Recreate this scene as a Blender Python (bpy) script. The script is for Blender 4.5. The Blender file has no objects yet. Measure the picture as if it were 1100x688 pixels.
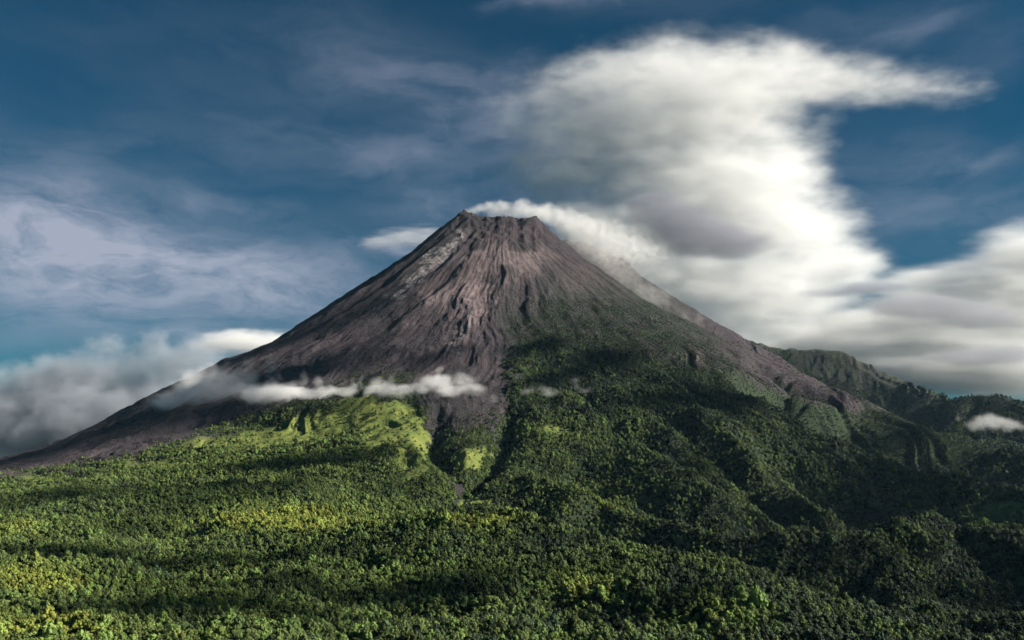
import bpy, bmesh, math, random, time
import numpy as np
from mathutils import Vector, Matrix

T0 = time.time()
scene = bpy.context.scene
COL = scene.collection
R = math.radians

# ------------------------------------------------------------------ view
# all survey points below were read off the photograph (1100 x 688) and are
# turned into world positions at a stated distance north of the lookout
FOV, PITCH = R(60.0), R(9.0)
F = 550.0 / math.tan(FOV / 2)
CP, SP = math.cos(PITCH), math.sin(PITCH)


def at(px, py, Y):
    """world point seen at photo pixel px,py lying Y metres north of the lookout"""
    xc, yc = (px - 550) / F, (344 - py) / F
    d = (xc, CP - yc * SP, SP + yc * CP)
    t = Y / d[1]
    return (d[0] * t, Y, d[2] * t)


def project(x, y, z):
    """world arrays -> photo pixel arrays"""
    dep = np.maximum(y * CP + z * SP, 1.0)
    up = -y * SP + z * CP
    return 550 + F * x / dep, 344 - F * up / dep


# ------------------------------------------------------------------ noise
def _hash(ix, iy, seed):
    h = (ix.astype(np.uint32) * np.uint32(374761393) + iy.astype(np.uint32) * np.uint32(668265263) + np.uint32((seed * 1442695041) & 0xffffffff))
    h = (h ^ (h >> np.uint32(13))) * np.uint32(1274126177)
    h = h ^ (h >> np.uint32(16))
    return h


def perlin(x, y, seed=0):
    x0 = np.floor(x); y0 = np.floor(y)
    fx = x - x0; fy = y - y0
    ix = x0.astype(np.int64); iy = y0.astype(np.int64)
    ux = fx * fx * fx * (fx * (fx * 6 - 15) + 10); uy = fy * fy * fy * (fy * (fy * 6 - 15) + 10)

    def g(dx, dy):
        a = _hash(ix + dx, iy + dy, seed).astype(np.float64) * (2 * math.pi / 4294967296.0)
        return np.cos(a) * (fx - dx) + np.sin(a) * (fy - dy)
    a = g(0, 0); b = g(1, 0); c = g(0, 1); d = g(1, 1)
    return ((a + ux * (b - a)) * (1 - uy) + (c + ux * (d - c)) * uy) * 1.5


def fbm(x, y, oct=5, seed=0, gain=0.5, lac=2.03, ridged=False):
    s = np.zeros_like(x); amp = 1.0; tot = 0.0
    for k in range(oct):
        n = perlin(x + 17.3 * k, y - 9.1 * k, seed + k * 7)
        if ridged:
            n = 1.0 - 2.0 * np.abs(n)
        s += amp * n; tot += amp
        amp *= gain; x = x * lac; y = y * lac
    return s / tot


def sstep(a, b, x):
    t = np.clip((x - a) / (b - a), 0, 1)
    return t * t * (3 - 2 * t)


# ------------------------------------------------------------------ terrain
SX, SY = -70.0, 6200.0            # axis of the volcano


def profile(pts, Y=SY):
    r, h = [], []
    for p in pts:
        q = at(p[0], p[1], Y)
        r.append(abs(q[0] - SX)); h.append(q[2])
    return np.array(r), np.array(h)


Lr, Lh = profile([(497, 231), (470, 250), (440, 275), (400, 302), (350, 335), (300, 367), (250, 389), (210, 408), (180, 424), (150, 436),
                  (100, 462), (50, 480), (0, 495), (-80, 515)])
Rr, Rh = profile([(577, 239), (600, 259), (630, 283), (665, 307), (700, 331), (750, 355), (800, 380), (850, 404), (900, 427), (940, 443),
                  (1000, 470), (1060, 490), (1150, 512)])
Lr = np.concatenate([[0, 150], Lr, [9000]]); Lh = np.concatenate([[1690, 1700], Lh, [-200]])
Rr = np.concatenate([[0, 150], Rr, [9000]]); Rh = np.concatenate([[1690, 1680], Rh, [-200]])
Fr = np.array([0, 160, 300, 600, 1000, 1500, 1900, 2200, 2600, 3000, 3300, 3900, 4400, 5000, 5500, 5900, 6150, 6400, 8000, 12000])
Fh = np.array([1710, 1680, 1545, 1285, 990, 650, 410, 268, 95, -40, -100, -165, -205, -215, -215, -120, -30, -14, -60, -200])
Br, Bh = (Lr + 0), (Lh + 0)


def base(x, y):
    dx = x - SX; dy = y - SY
    r = np.hypot(dx, dy) + 1e-6
    c = dx / r; s = dy / r
    side = np.where(c < 0, np.interp(r, Lr, Lh), np.interp(r, Rr, Rh))
    fb = np.where(s < 0, np.interp(r, Fr, Fh), np.interp(r, Br, Bh))
    w = c * c
    w = w * w * (3 - 2 * w)
    z = side * w + fb * (1 - w)
    # ground close to the lookout does not depend on the volcano
    rc = np.hypot(x, y)
    near = np.interp(rc, [0, 40, 150, 300, 550, 800, 1200], [-12, -13, -35, -85, -165, -205, -222])
    k = sstep(1900, 700, rc)
    return z * (1 - k) + near * k


LSK = [(470, 250), (440, 275), (400, 302), (350, 335), (300, 367), (250, 389), (210, 408), (180, 424), (150, 436), (100, 462), (50, 483), (0, 498), (-80, 518)]
RSK = [(600, 259), (630, 283), (665, 307), (700, 331), (750, 355), (800, 380), (850, 404), (900, 427), (940, 443), (1000, 470), (1060, 490), (1150, 512)]
_Y = np.arange(3600.0, 7400.0, 40.0)
for _ in range(40):      # the skyline is where the flank is seen edge-on, a little nearer than the axis
    for sk, r_, h_ in ((LSK, Lr, Lh), (RSK, Rr, Rh)):
        for px, py in sk[:-1]:
            x = at(px, py, 5600.0)[0] / 5600.0 * _Y
            _, p_ = project(x, _Y, base(x, _Y))
            j = int(p_.argmin())
            rr = math.hypot(x[j] - SX, _Y[j] - SY)
            h_ += np.exp(-((r_ - rr) / 180.0) ** 2) * float(np.clip((p_.min() - py) * 2.0, -20, 20)) * (r_ > 330)
for h_ in (Lh, Rh):
    h_[3:] = np.minimum.accumulate(h_[3:])


class Line:
    """a surveyed crest (or gully floor): the ground is drawn to it within its width"""

    def __init__(self, pts, w, dig=None, sharp=1.2, vee=None):
        self.dig = dig; self.vee = vee
        P = np.array([at(*p) for p in pts])
        seg = np.linspace(0, len(P) - 1, (len(P) - 1) * 14 + 1)
        self.P = np.stack([np.interp(seg, np.arange(len(P)), P[:, i]) for i in range(3)], 1)
        # smooth
        for _ in range(8):
            self.P[1:-1] = (self.P[:-2] + self.P[1:-1] * 2 + self.P[2:]) / 4
        self.w = w; self.sharp = sharp

    def apply(self, x, y, z, zb):
        P = self.P
        m = (x > P[:, 0].min() - 4 * self.w) & (x < P[:, 0].max() + 4 * self.w) & (y > P[:, 1].min() - 4 * self.w) & (y < P[:, 1].max() + 4 * self.w)
        if not m.any():
            return z
        X = x[m]; Y = y[m]
        best = np.full(X.shape, 1e18); dl = np.zeros(X.shape)
        n = len(P) - 1
        dz = P[:, 2] - zb if self.dig is None else np.full(n + 1, -float(self.dig))
        taper = np.minimum(1, np.minimum(np.arange(n + 1), np.arange(n, -1, -1)) / 10.0)
        dz = dz * (taper * taper * (3 - 2 * taper))
        if self.vee is not None:
            dz = zb - self.dig * taper + (1 - taper) * 150
        for i in range(n):
            ax, ay = P[i, 0], P[i, 1]; bx, by = P[i + 1, 0], P[i + 1, 1]
            vx, vy = bx - ax, by - ay
            t = np.clip(((X - ax) * vx + (Y - ay) * vy) / (vx * vx + vy * vy + 1e-9), 0, 1)
            d2 = (X - ax - t * vx) ** 2 + (Y - ay - t * vy) ** 2
            k = d2 < best
            best = np.where(k, d2, best)
            dl = np.where(k, dz[i] + t * (dz[i + 1] - dz[i]), dl)
        if self.vee is not None:          # a stream-cut valley: walls rise at one slope from the floor
            wall = dl + self.vee * np.maximum(np.sqrt(best) - self.w * .12, 0)
            k = 14.0; h_ = np.clip(.5 + .5 * (z[m] - wall) / k, 0, 1)
            z = z.copy(); z[m] = z[m] * (1 - h_) + wall * h_ - k * h_ * (1 - h_)
            return z
        d = np.sqrt(best) / self.w
        d = np.sqrt(d * d + 0.03) - 0.17
        f = np.exp(-np.maximum(d, 0) ** self.sharp)
        z = z.copy(); z[m] = z[m] + f * dl
        return z


LINES = [
    # --- shoulder and ridges behind the cone
    Line([(540, 270, 6900), (600, 262, 6900), (645, 266, 6900), (672, 284, 6900), (700, 306, 6900), (740, 333, 6900), (780, 358, 6900), (830, 388, 6900), (900, 432, 6900)], 230),
    Line([(760, 372, 8300), (800, 368, 8300), (830, 377, 8200), (860, 380, 8100), (905, 381, 8000), (930, 393, 7900), (970, 414, 7700), (1000, 428, 7500), (1060, 460, 7200)], 420),
    Line([(960, 452, 7000), (1000, 440, 6900), (1030, 434, 6800), (1048, 427, 6800), (1080, 433, 6700), (1105, 439, 6600), (1180, 455, 6400)], 330),
    Line([(960, 462, 6100), (1010, 474, 5900), (1060, 488, 5700), (1120, 500, 5500)], 260),
    # --- valleys east of the cone, then the spurs between them
    Line([(880, 466, 5750), (980, 474, 5500), (1040, 492, 5250), (1100, 518, 5000), (1180, 545, 4700)], 230, sharp=2),
    Line([(800, 448, 4850), (840, 482, 4720), (889, 514, 4560), (940, 546, 4400), (1002, 568, 4200), (1060, 584, 4000), (1130, 604, 3700), (1200, 615, 3500)], 250, sharp=2),
    Line([(800, 476, 3850), (850, 514, 3720), (896, 556, 3540), (940, 600, 3360), (987, 622, 3150), (1030, 646, 2950), (1080, 668, 2750), (1150, 660, 2600)], 220, sharp=2),
    Line([(790, 418, 5250), (835, 434, 5150), (918, 447, 4980), (984, 462, 4830), (1020, 477, 4680), (1056, 502, 4480), (1100, 524, 4280), (1190, 562, 4000)], 95),
    Line([(740, 430, 4450), (790, 440, 4380), (845, 451, 4250), (889, 466, 4120), (918, 484, 4000), (955, 502, 3850), (1002, 510, 3700), (1049, 524, 3550), (1100, 541, 3400), (1180, 566, 3200)], 95),
    Line([(690, 444, 3950), (760, 452, 3700), (820, 466, 3500), (860, 478, 3350), (896, 495, 3180), (925, 526, 2980), (951, 548, 2880), (987, 560, 2760), (1020, 580, 2660), (1049, 606, 2520), (1110, 655, 2300)], 110),
    Line([(650, 484, 3700), (690, 512, 3450), (740, 546, 3150), (790, 580, 2900), (850, 606, 2650), (930, 622, 2450), (1010, 650, 2250)], 130, sharp=2),
    Line([(620, 458, 3750), (660, 478, 3480), (710, 500, 3230), (760, 528, 2980), (800, 552, 2800), (850, 582, 2580)], 80),
    # --- middle spur (sunlit hill beside the ravine)
    Line([(560, 518, 3250), (610, 536, 3080), (660, 556, 2880), (720, 580, 2680), (790, 604, 2480), (880, 622, 2300)], 130, sharp=2),
    Line([(480, 556, 2760), (520, 582, 2640), (560, 600, 2480), (610, 616, 2320), (660, 630, 2180), (720, 648, 2050), (790, 666, 1920), (860, 684, 1820), (960, 700, 1700)], 200, sharp=2),
    Line([(520, 532, 2960), (548, 521, 2940), (575, 517, 2880), (605, 526, 2780), (650, 544, 2600), (700, 562, 2440), (760, 582, 2290), (820, 602, 2160)], 85),
    Line([(880, 650, 2050), (960, 664, 1900), (1040, 672, 1800), (1120, 672, 1800), (1200, 672, 1800)], 420),
    Line([(960, 722, 1200), (1080, 722, 1300), (1180, 722, 1350)], 330),
    # --- foreground hill
    Line([(250, 606, 1900), (300, 596, 1950), (380, 578, 1990), (440, 562, 2010), (500, 553, 1990), (545, 557, 1950), (590, 567, 1890), (640, 580, 1810), (690, 598, 1730), (750, 611, 1650), (810, 626, 1570), (860, 642, 1490), (920, 666, 1380), (990, 700, 1250)], 150),
    # --- ravine below the lava chute
    Line([(550, 440, 3980), (543, 470, 3560), (532, 492, 3300), (514, 516, 3080), (497, 530, 2960), (482, 546, 2780)], 48, dig=60),
    Line([(472, 446, 3950), (464, 478, 3450), (478, 498, 3220), (498, 520, 3030)], 42, dig=55),
    Line([(505, 466, 3620), (507, 486, 3360), (506, 500, 3200)], 60),
    Line([(430, 455, 3700), (440, 474, 3500), (448, 496, 3250), (466, 512, 3060), (484, 526, 2920)], 75),
    Line([(498, 550, 2800), (514, 537, 2880), (530, 546, 2760)], 55),
    # --- slope on the west
    Line([(150, 480, 4300), (250, 468, 4050), (340, 462, 3800), (400, 462, 3650)], 120, dig=45),
    Line([(200, 462, 4350), (280, 452, 4100), (350, 441, 4000), (410, 431, 3950), (440, 432, 3900)], 150),
    Line([(60, 530, 2950), (150, 515, 3000), (260, 506, 3050), (380, 505, 3060), (430, 512, 3000)], 150, dig=60),
    Line([(-40, 562, 2450), (60, 550, 2500), (140, 540, 2560), (220, 531, 2680), (310, 524, 2800), (390, 524, 2830)], 150),
    Line([(-60, 600, 2050), (60, 590, 2150), (160, 580, 2250), (260, 575, 2300)], 140, dig=50),
    Line([(-40, 600, 1900), (40, 594, 1960), (120, 588, 2020), (200, 592, 1990)], 150),
    Line([(-60, 640, 1680), (40, 628, 1740), (140, 630, 1740), (240, 640, 1680), (330, 640, 1600)], 110, dig=45),
    Line([(-60, 632, 1450), (20, 620, 1500), (90, 616, 1540), (170, 632, 1480)], 110),
    Line([(300, 640, 1500), (380, 640, 1450), (450, 655, 1380), (540, 676, 1280)], 100, dig=40),
    Line([(540, 660, 1400), (600, 650, 1450), (660, 660, 1370), (700, 680, 1250)], 90, dig=45),
    Line([(690, 664, 1200), (720, 650, 1250), (770, 652, 1240), (830, 668, 1180), (890, 690, 1100)], 110),
    # --- valleys cut by streams
    Line([(845, 458, 4850), (900, 480, 4650), (950, 505, 4450), (1010, 530, 4250), (1075, 555, 4000), (1150, 580, 3700)], 200, dig=120, vee=.72),
    Line([(800, 470, 3950), (850, 492, 3720), (900, 520, 3520), (945, 552, 3340), (990, 580, 3150), (1040, 606, 2950), (1110, 640, 2750)], 180, dig=100, vee=.72),
    Line([(690, 440, 4050), (725, 470, 3750), (762, 502, 3450), (800, 535, 3150), (835, 562, 2900), (880, 590, 2680), (950, 615, 2450)], 150, dig=70, vee=.68),
    Line([(565, 566, 2620), (600, 575, 2520), (640, 588, 2360), (700, 604, 2200), (770, 620, 2060), (850, 640, 1920), (940, 660, 1780)], 150, dig=75, vee=.68),
    Line([(556, 498, 3240), (620, 506, 3120), (680, 520, 2980), (740, 548, 2760), (790, 575, 2560)], 110, dig=48, vee=.65),
    Line([(549, 440, 3980), (543, 470, 3560), (532, 492, 3300), (514, 516, 3080), (497, 530, 2960), (478, 548, 2780)], 60, dig=18, vee=1.0),
    Line([(474, 440, 4000), (464, 478, 3450), (478, 498, 3220), (498, 520, 3030)], 50, dig=14, vee=1.0),
    Line([(705, 400, 4600), (720, 412, 4450), (750, 438, 4200), (790, 458, 4000)], 90, dig=48, vee=.7),
    Line([(600, 415, 4250), (630, 442, 3950), (660, 466, 3700), (690, 488, 3480)], 90, dig=36, vee=.65),
    Line([(585, 640, 1500), (630, 655, 1390), (680, 682, 1230)], 90, dig=38, vee=.7),
    Line([(900, 545, 2980), (925, 580, 2700), (960, 608, 2500), (1010, 630, 2350)], 90, dig=48, vee=.7),
    Line([(330, 642, 1600), (390, 618, 1720), (450, 606, 1760)], 90, dig=30, vee=.6),
    Line([(425, 466, 3580), (436, 492, 3280), (456, 520, 2980)], 70, dig=26, vee=.6),
]


def finish(x, y, z):
    """small relief: flutes down the cone, rough rock, hummocks under the forest"""
    dx = x - SX; dy = y - SY
    r = np.hypot(dx, dy); th = np.arctan2(dx, -dy)
    warp = fbm(x / 700, y / 700, 3, 5) * 0.25
    u = (th + warp * sstep(150, 900, r) * 0.3)
    fl = fbm(u * 5 + warp * .7, r / 1100, 5, 11, 0.5, ridged=True) - 0.1
    fl2 = fbm(u * 30, r / 420, 4, 23, 0.55, ridged=True) - 0.1
    cone = sstep(120, 500, r) * sstep(3000, 1900, r)
    z = z + cone * (fl * np.interp(r, [0, 500, 1200, 2500], [3, 20, 36, 34]) + fl2 * np.interp(r, [0, 300, 1200, 2500], [3, 6, 8, 7]))
    wx0 = fbm(x / 400, y / 400, 3, 45) * 120
    # broken summit
    top = sstep(700, 150, r)
    z = z + top * (fbm(x / 85, y / 85, 5, 31, ridged=True) * 40 - 12)
    z = z + cone * (fbm(x / 90, y / 90, 4, 41, 0.55) * 8 + fbm((x + 2 * wx0) / 260, (y + wx0) / 260, 4, 43, ridged=True) * 10)
    apron = sstep(1700, 2400, r) * sstep(700, 1100, np.hypot(x, y))
    wx_ = fbm(x / 600, y / 600, 3, 55) * 160; wy_ = fbm(x / 600 + 9, y / 600, 3, 57) * 160
    back = (y > SY - 900) & (r > 2200)
    z = z + apron * np.where(back, 1.1, 1.0) * (fbm((x + wx_) / 520, (y + wy_) / 520, 5, 51, 0.48, ridged=True) * 28 - 6 + fbm(x / 120, y / 120, 3, 61) * 8)
    # gullies running down to the south-east on the wooded flank
    ue = th * 1.0 + warp
    ge = fbm(ue * 16, r / 1500, 4, 71, 0.5, ridged=True)
    z = z + sstep(0.0, 0.3, th) * sstep(1300, 2100, r) * sstep(5000, 3600, r) * (ge - 0.2) * 46
    z = z + sstep(0.05, -0.25, th) * sstep(1700, 2300, r) * sstep(4300, 3300, r) * (ge - 0.2) * 26
    return z


def crater(x, y, z):
    # rim teeth: west shoulder, notch, east tooth
    def bump(px, py, Y, dz, w):
        q = at(px, py, Y)
        return dz * np.exp(-(((x - q[0]) ** 2 + (y - q[1]) ** 2) / (w * w)))
    z = z + bump(500, 229, 6190, 10, 70) + bump(521, 229, 6200, 12, 60) + bump(572, 236, 6180, 30, 40) + bump(551, 236, 6160, 16, 42)
    z = z - bump(536, 236, 6260, 75, 75) - bump(562, 236, 6230, 18, 30)
    return z


# base heights under every survey line, each seeing the lines before it
_zb = []
for i, L in enumerate(LINES):
    zz = base(L.P[:, 0], L.P[:, 1])
    for j in range(i):
        zz = LINES[j].apply(L.P[:, 0], L.P[:, 1], zz, _zb[j])
    _zb.append(zz)


def height(x, y):
    z = base(x, y)
    for L, zb in zip(LINES, _zb):
        z = L.apply(x, y, z, zb)
    z = crater(x, y, z)
    return finish(x, y, z)


def new_mesh(name, verts, faces, smooth=True):
    me = bpy.data.meshes.new(name)
    nv, nf, k = len(verts), len(faces), faces.shape[1]
    me.vertices.add(nv); me.vertices.foreach_set('co', np.asarray(verts, np.float32).ravel())
    me.loops.add(nf * k); me.loops.foreach_set('vertex_index', np.asarray(faces, np.int32).ravel())
    me.polygons.add(nf)
    me.polygons.foreach_set('loop_start', np.arange(0, nf * k, k, dtype=np.int32))
    me.polygons.foreach_set('use_smooth', np.full(nf, smooth))
    me.update(calc_edges=True)
    return me


def link(name, me, mat=None, kind=None):
    o = bpy.data.objects.new(name, me); COL.objects.link(o)
    if mat is not None:
        me.materials.append(mat)
    if kind:
        o['kind'] = kind
    return o


# grid round the lookout: fine towards the volcano, coarse elsewhere
az = np.concatenate([np.linspace(-180, -60, 40, endpoint=False), np.linspace(-60, -36, 60, endpoint=False),
                     np.linspace(-36, 36, 1150), np.linspace(36, 60, 61)[1:], np.linspace(60, 180, 41)[1:]])
rad = np.concatenate([np.linspace(2, 600, 60, endpoint=False), np.geomspace(600, 2600, 230, endpoint=False), np.geomspace(2600, 7200, 480, endpoint=False),
                      np.geomspace(7200, 10000, 130, endpoint=False), np.geomspace(10000, 12000, 12)])
NA, NR = len(az), len(rad)
A, D = np.meshgrid(np.radians(az), rad, indexing='ij')
GX = (D * np.sin(A)).ravel(); GY = (D * np.cos(A)).ravel()
GZ = height(GX, GY)
far = sstep(8800, 10500, np.hypot(GX, GY))
GZ = GZ * (1 - far) + (-200) * far
print('terrain', len(GX), round(time.time() - T0, 1))

PX, PY = project(GX, GY, GZ)
RS = np.hypot(GX - SX, GY - SY); TH = np.arctan2(GX - SX, -(GY - SY))


def blob(px, py, cx, cy, rx, ry):
    return np.exp(-(((px - cx) / rx) ** 2 + ((py - cy) / ry) ** 2))


ROCKLINE = np.array([(-300, 540), (0, 521), (60, 511), (120, 501), (200, 479), (300, 446), (380, 428), (440, 424), (455, 455), (470, 492), (490, 480), (520, 470), (535, 462), (546, 430),
                     (550, 360), (580, 338), (640, 332), (690, 345), (720, 368), (760, 390), (820, 417), (880, 434), (920, 441), (1000, 438), (1400, 430)], float)
GRASS = [(420, 462, 42, 22, .9), (442, 500, 24, 30, .85), (300, 470, 75, 13, .8), (370, 452, 60, 16, .9), (1075, 548, 30, 10, .9), (690, 535, 40, 8, .5), (405, 440, 50, 16, 1), (340, 462, 55, 12, 1), (240, 476, 60, 9, .9), (290, 470, 40, 8, .7), (170, 498, 50, 8, .8), (20, 517, 45, 7, .8), (505, 494, 22, 17, 1), (513, 541, 19, 11, 1), (452, 476, 18, 26, .8),
         (445, 510, 26, 16, .7), (600, 462, 45, 16, .55), (1070, 552, 40, 12, .8)]


def zones(x, y, z):
    px, py = project(x, y, z)
    w = fbm(x / 160, y / 160, 4, 81) * 18 + fbm(x / 45, y / 45, 3, 83) * 7
    px2 = px + w; py2 = py + fbm(x / 160 + 40, y / 160, 4, 85) * 14
    line = np.interp(px2, ROCKLINE[:, 0], ROCKLINE[:, 1])
    rock = sstep(6, -10, py2 - line)
    g = np.zeros_like(px)
    for cx, cy, rx, ry, a in GRASS:
        g = np.maximum(g, a * np.exp(-(((px2 - cx) / rx) ** 2 + ((py2 - cy) / ry) ** 2)))
    grass = sstep(0.30, 0.55, g)
    for (ax, ay), (bx, by), rw in (((466, 478), (480, 502), 4), ((480, 502), (499, 526), 2.5), ((499, 526), (488, 548), 3), ((545, 450), (538, 480), 1.5)):
        t = np.clip(((px2 - ax) * (bx - ax) + (py2 - ay) * (by - ay)) / ((bx - ax) ** 2 + (by - ay) ** 2), 0, 1)
        rock = np.maximum(rock, sstep(rw + 3, rw - 2, np.hypot(px2 - ax - t * (bx - ax), py2 - ay - t * (by - ay))))
    r = np.hypot(x - SX, y - SY)
    back = sstep(2600, 3200, r) * (y > SY - 500)
    rock = np.maximum(rock, sstep(412, 388, py2))
    rock = rock * (1 - back) + back * .55 * sstep(-.4, .3, fbm(x / 300, y / 300, 4, 87))
    grass = grass * sstep(2300, 2700, y)
    return rock, grass, px2, py2, line - py2


# ------------------------------------------------------------------ node helper
class N:
    def __init__(self, tree):
        self.t = tree; self.n = tree.nodes; self.l = tree.links

    def node(self, typ, **kw):
        x = self.n.new(typ)
        for k, v in kw.items():
            if k == 'ins':
                for kk, vv in v.items():
                    self.put(x.inputs[kk], vv)
            else:
                setattr(x, k, v)
        return x

    def put(self, sock, v):
        if hasattr(v, 'is_output'):
            self.l.new(v, sock)
        elif isinstance(v, bpy.types.Node):
            self.l.new(v.outputs[0], sock)
        else:
            if isinstance(v, tuple) and len(v) == 3 and sock.type == 'RGBA':
                v = (*v, 1)
            sock.default_value = v

    def math(self, op, a, b=0.0, c=0.0, clamp=False):
        x = self.n.new('ShaderNodeMath'); x.operation = op; x.use_clamp = clamp
        self.put(x.inputs[0], a); self.put(x.inputs[1], b); self.put(x.inputs[2], c)
        return x.outputs[0]

    def vmath(self, op, a, b=(0, 0, 0)):
        x = self.n.new('ShaderNodeVectorMath'); x.operation = op
        self.put(x.inputs[0], a); self.put(x.inputs[1], b)
        return x.outputs[1] if op in ('LENGTH', 'DOT_PRODUCT', 'DISTANCE') else x.outputs[0]

    def mix(self, f, a, b, mode='MIX'):
        x = self.n.new('ShaderNodeMix'); x.data_type = 'RGBA'; x.blend_type = mode
        self.put(x.inputs[0], f); self.put(x.inputs[6], a); self.put(x.inputs[7], b)
        return x.outputs[2]

    def noise(self, vec, scale, detail=5, rough=0.55, dist=0.0, out=0):
        x = self.n.new('ShaderNodeTexNoise')
        self.put(x.inputs['Vector'], vec)
        x.inputs['Scale'].default_value = scale; x.inputs['Detail'].default_value = detail
        x.inputs['Roughness'].default_value = rough; x.inputs['Distortion'].default_value = dist
        return x.outputs[out]

    def ramp(self, f, a, b, lo=0.0, hi=1.0, smooth=True):
        x = self.n.new('ShaderNodeMapRange'); x.interpolation_type = 'SMOOTHSTEP' if smooth else 'LINEAR'
        self.put(x.inputs[0], f)
        for i, v in enumerate((a, b, lo, hi)):
            self.put(x.inputs[i + 1], v)
        return x.outputs[0]

    def attr(self, name, typ='GEOMETRY', out=2):
        x = self.n.new('ShaderNodeAttribute'); x.attribute_name = name; x.attribute_type = typ
        return x.outputs[out]


def material(name):
    m = bpy.data.materials.new(name); m.use_nodes = True
    m.node_tree.nodes.clear()
    k = N(m.node_tree)
    out = m.node_tree.nodes.new('ShaderNodeOutputMaterial')
    return m, k, out


def ground_material():
    m, k, out = material('mountain_ground')
    geo = k.node('ShaderNodeNewGeometry')
    pos = geo.outputs['Position']
    rock = k.attr('rock'); grass = k.attr('grass'); lava = k.attr('lava'); ash = k.attr('ash'); scrub = k.attr('scrub'); boulder = k.attr('boulder')
    flow = k.attr('flow', out=1)                     # (angle, radius) round the volcano's axis
    s1 = k.noise(k.vmath('MULTIPLY', flow, (13, 0.0035, 1)), 1.0, 9, 0.66, 1.4)
    s2 = k.noise(k.vmath('MULTIPLY', flow, (40, 0.011, 1)), 1.0, 7, 0.66, 1.2)
    big = k.noise(pos, 0.0022, 6, 0.6, 0.3)
    fine = k.noise(pos, 0.022, 9, 0.7)
    grit = k.noise(pos, 0.11, 5, 0.75)
    # rock
    c = k.mix(k.ramp(s1, .33, .68), (.024, .019, .026), (.064, .046, .052))
    c = k.mix(k.math('MULTIPLY', k.ramp(s2, .45, .72), .75), c, (.110, .083, .086))
    c = k.mix(k.math('MULTIPLY', k.ramp(big, .42, .60, 1, 0), .8), c, (.040, .034, .040))
    c = k.mix(k.math('MULTIPLY', ash, k.ramp(s2, .25, .7, .35, 1)), c, (.205, .155, .152))
    c = k.mix(k.math('MULTIPLY', lava, k.ramp(fine, .3, .6, 1, .75)), c, (.020, .018, .021))
    c = k.mix(k.math('MULTIPLY', boulder, k.math('MULTIPLY', k.ramp(fine, .38, .55), k.ramp(grit, .40, .60))), c, (.42, .39, .38))
    c = k.mix(k.ramp(fine, .3, .7, .55, 0), c, (.045, .037, .038))
    # scrub creeping up the cone
    gs = k.mix(k.ramp(s2, .35, .68), (.014, .020, .016), (.036, .045, .028))
    gs = k.mix(k.ramp(fine, .35, .68, .7, 0), gs, (.010, .014, .012))
    c = k.mix(k.math('MULTIPLY', scrub, k.ramp(k.math('ADD', k.math('MULTIPLY', s1, .5), k.math('MULTIPLY', fine, .5)), .38, .56)), c, gs)
    # forest floor and grass
    fl = k.mix(k.ramp(fine, .35, .65), (.012, .020, .012), (.030, .044, .019))
    fl = k.mix(k.ramp(s2, .5, .75, 0, .4), fl, (.040, .052, .024))
    gr = k.mix(k.ramp(fine, .32, .68), (.070, .105, .024), (.160, .175, .042))
    gr = k.mix(k.ramp(grit, .52, .72, 0, .7), gr, (.045, .070, .020))
    v = k.mix(grass, fl, gr)
    c = k.mix(rock, v, c)
    h = k.math('ADD', k.math('MULTIPLY', fine, 16.0), k.math('ADD', k.math('MULTIPLY', grit, 5.0), k.math('MULTIPLY', k.math('MULTIPLY', s2, rock), 16.0)))
    b = k.node('ShaderNodeBump', ins={'Strength': 0.85, 'Distance': 1.0, 'Height': h})
    p = k.node('ShaderNodeBsdfPrincipled', ins={'Base Color': c, 'Roughness': .95, 'Normal': b})
    p.inputs['Specular IOR Level'].default_value = .15
    k.l.new(p.outputs[0], out.inputs[0])
    return m


def foliage_material():
    m, k, out = material('leaf_canopy')
    geo = k.node('ShaderNodeNewGeometry')
    tint = k.attr('tint', 'INSTANCER', 2); ow = k.node('ShaderNodeObjectInfo')
    t = k.math('MAXIMUM', tint, k.node('ShaderNodeSeparateColor', ins={0: ow.outputs['Color']}).outputs[0] if False else k.attr('tint', 'OBJECT', 2))
    rnd = ow.outputs['Random']
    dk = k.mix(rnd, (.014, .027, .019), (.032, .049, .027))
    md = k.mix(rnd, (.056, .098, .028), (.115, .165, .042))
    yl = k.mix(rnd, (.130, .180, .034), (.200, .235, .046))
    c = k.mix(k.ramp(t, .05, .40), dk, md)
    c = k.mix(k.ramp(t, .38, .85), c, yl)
    isl = geo.outputs['Random Per Island']
    c = k.mix(k.ramp(isl, 0, 1, 0, .45), c, k.mix(1.0, c, (1.6, 1.5, 1.4), 'MULTIPLY'))
    hs = k.node('ShaderNodeHueSaturation', ins={'Hue': k.ramp(rnd, 0, 1, .46, .515), 'Saturation': 1.0, 'Value': k.ramp(k.math('FRACT', k.math('MULTIPLY', rnd, 7.31)), 0, 1, .55, 1.5), 'Color': c})
    d = k.node('ShaderNodeBsdfPrincipled', ins={'Base Color': hs, 'Roughness': .7})
    d.inputs['Specular IOR Level'].default_value = .15
    tr = k.node('ShaderNodeBsdfTranslucent', ins={'Color': hs})
    x = k.node('ShaderNodeMixShader', ins={0: .22, 1: d.outputs[0], 2: tr.outputs[0]})
    k.l.new(x.outputs[0], out.inputs[0])
    return m


def bark_material():
    m, k, out = material('bark')
    g = k.node('ShaderNodeTexCoord')
    n = k.noise(g.outputs['Object'], 4, 5)
    c = k.mix(n, (.05, .04, .03), (.16, .13, .10))
    p = k.node('ShaderNodeBsdfPrincipled', ins={'Base Color': c, 'Roughness': .9})
    k.l.new(p.outputs[0], out.inputs[0])
    return m


GROUND = ground_material(); LEAF = foliage_material(); BARK = bark_material()

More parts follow.
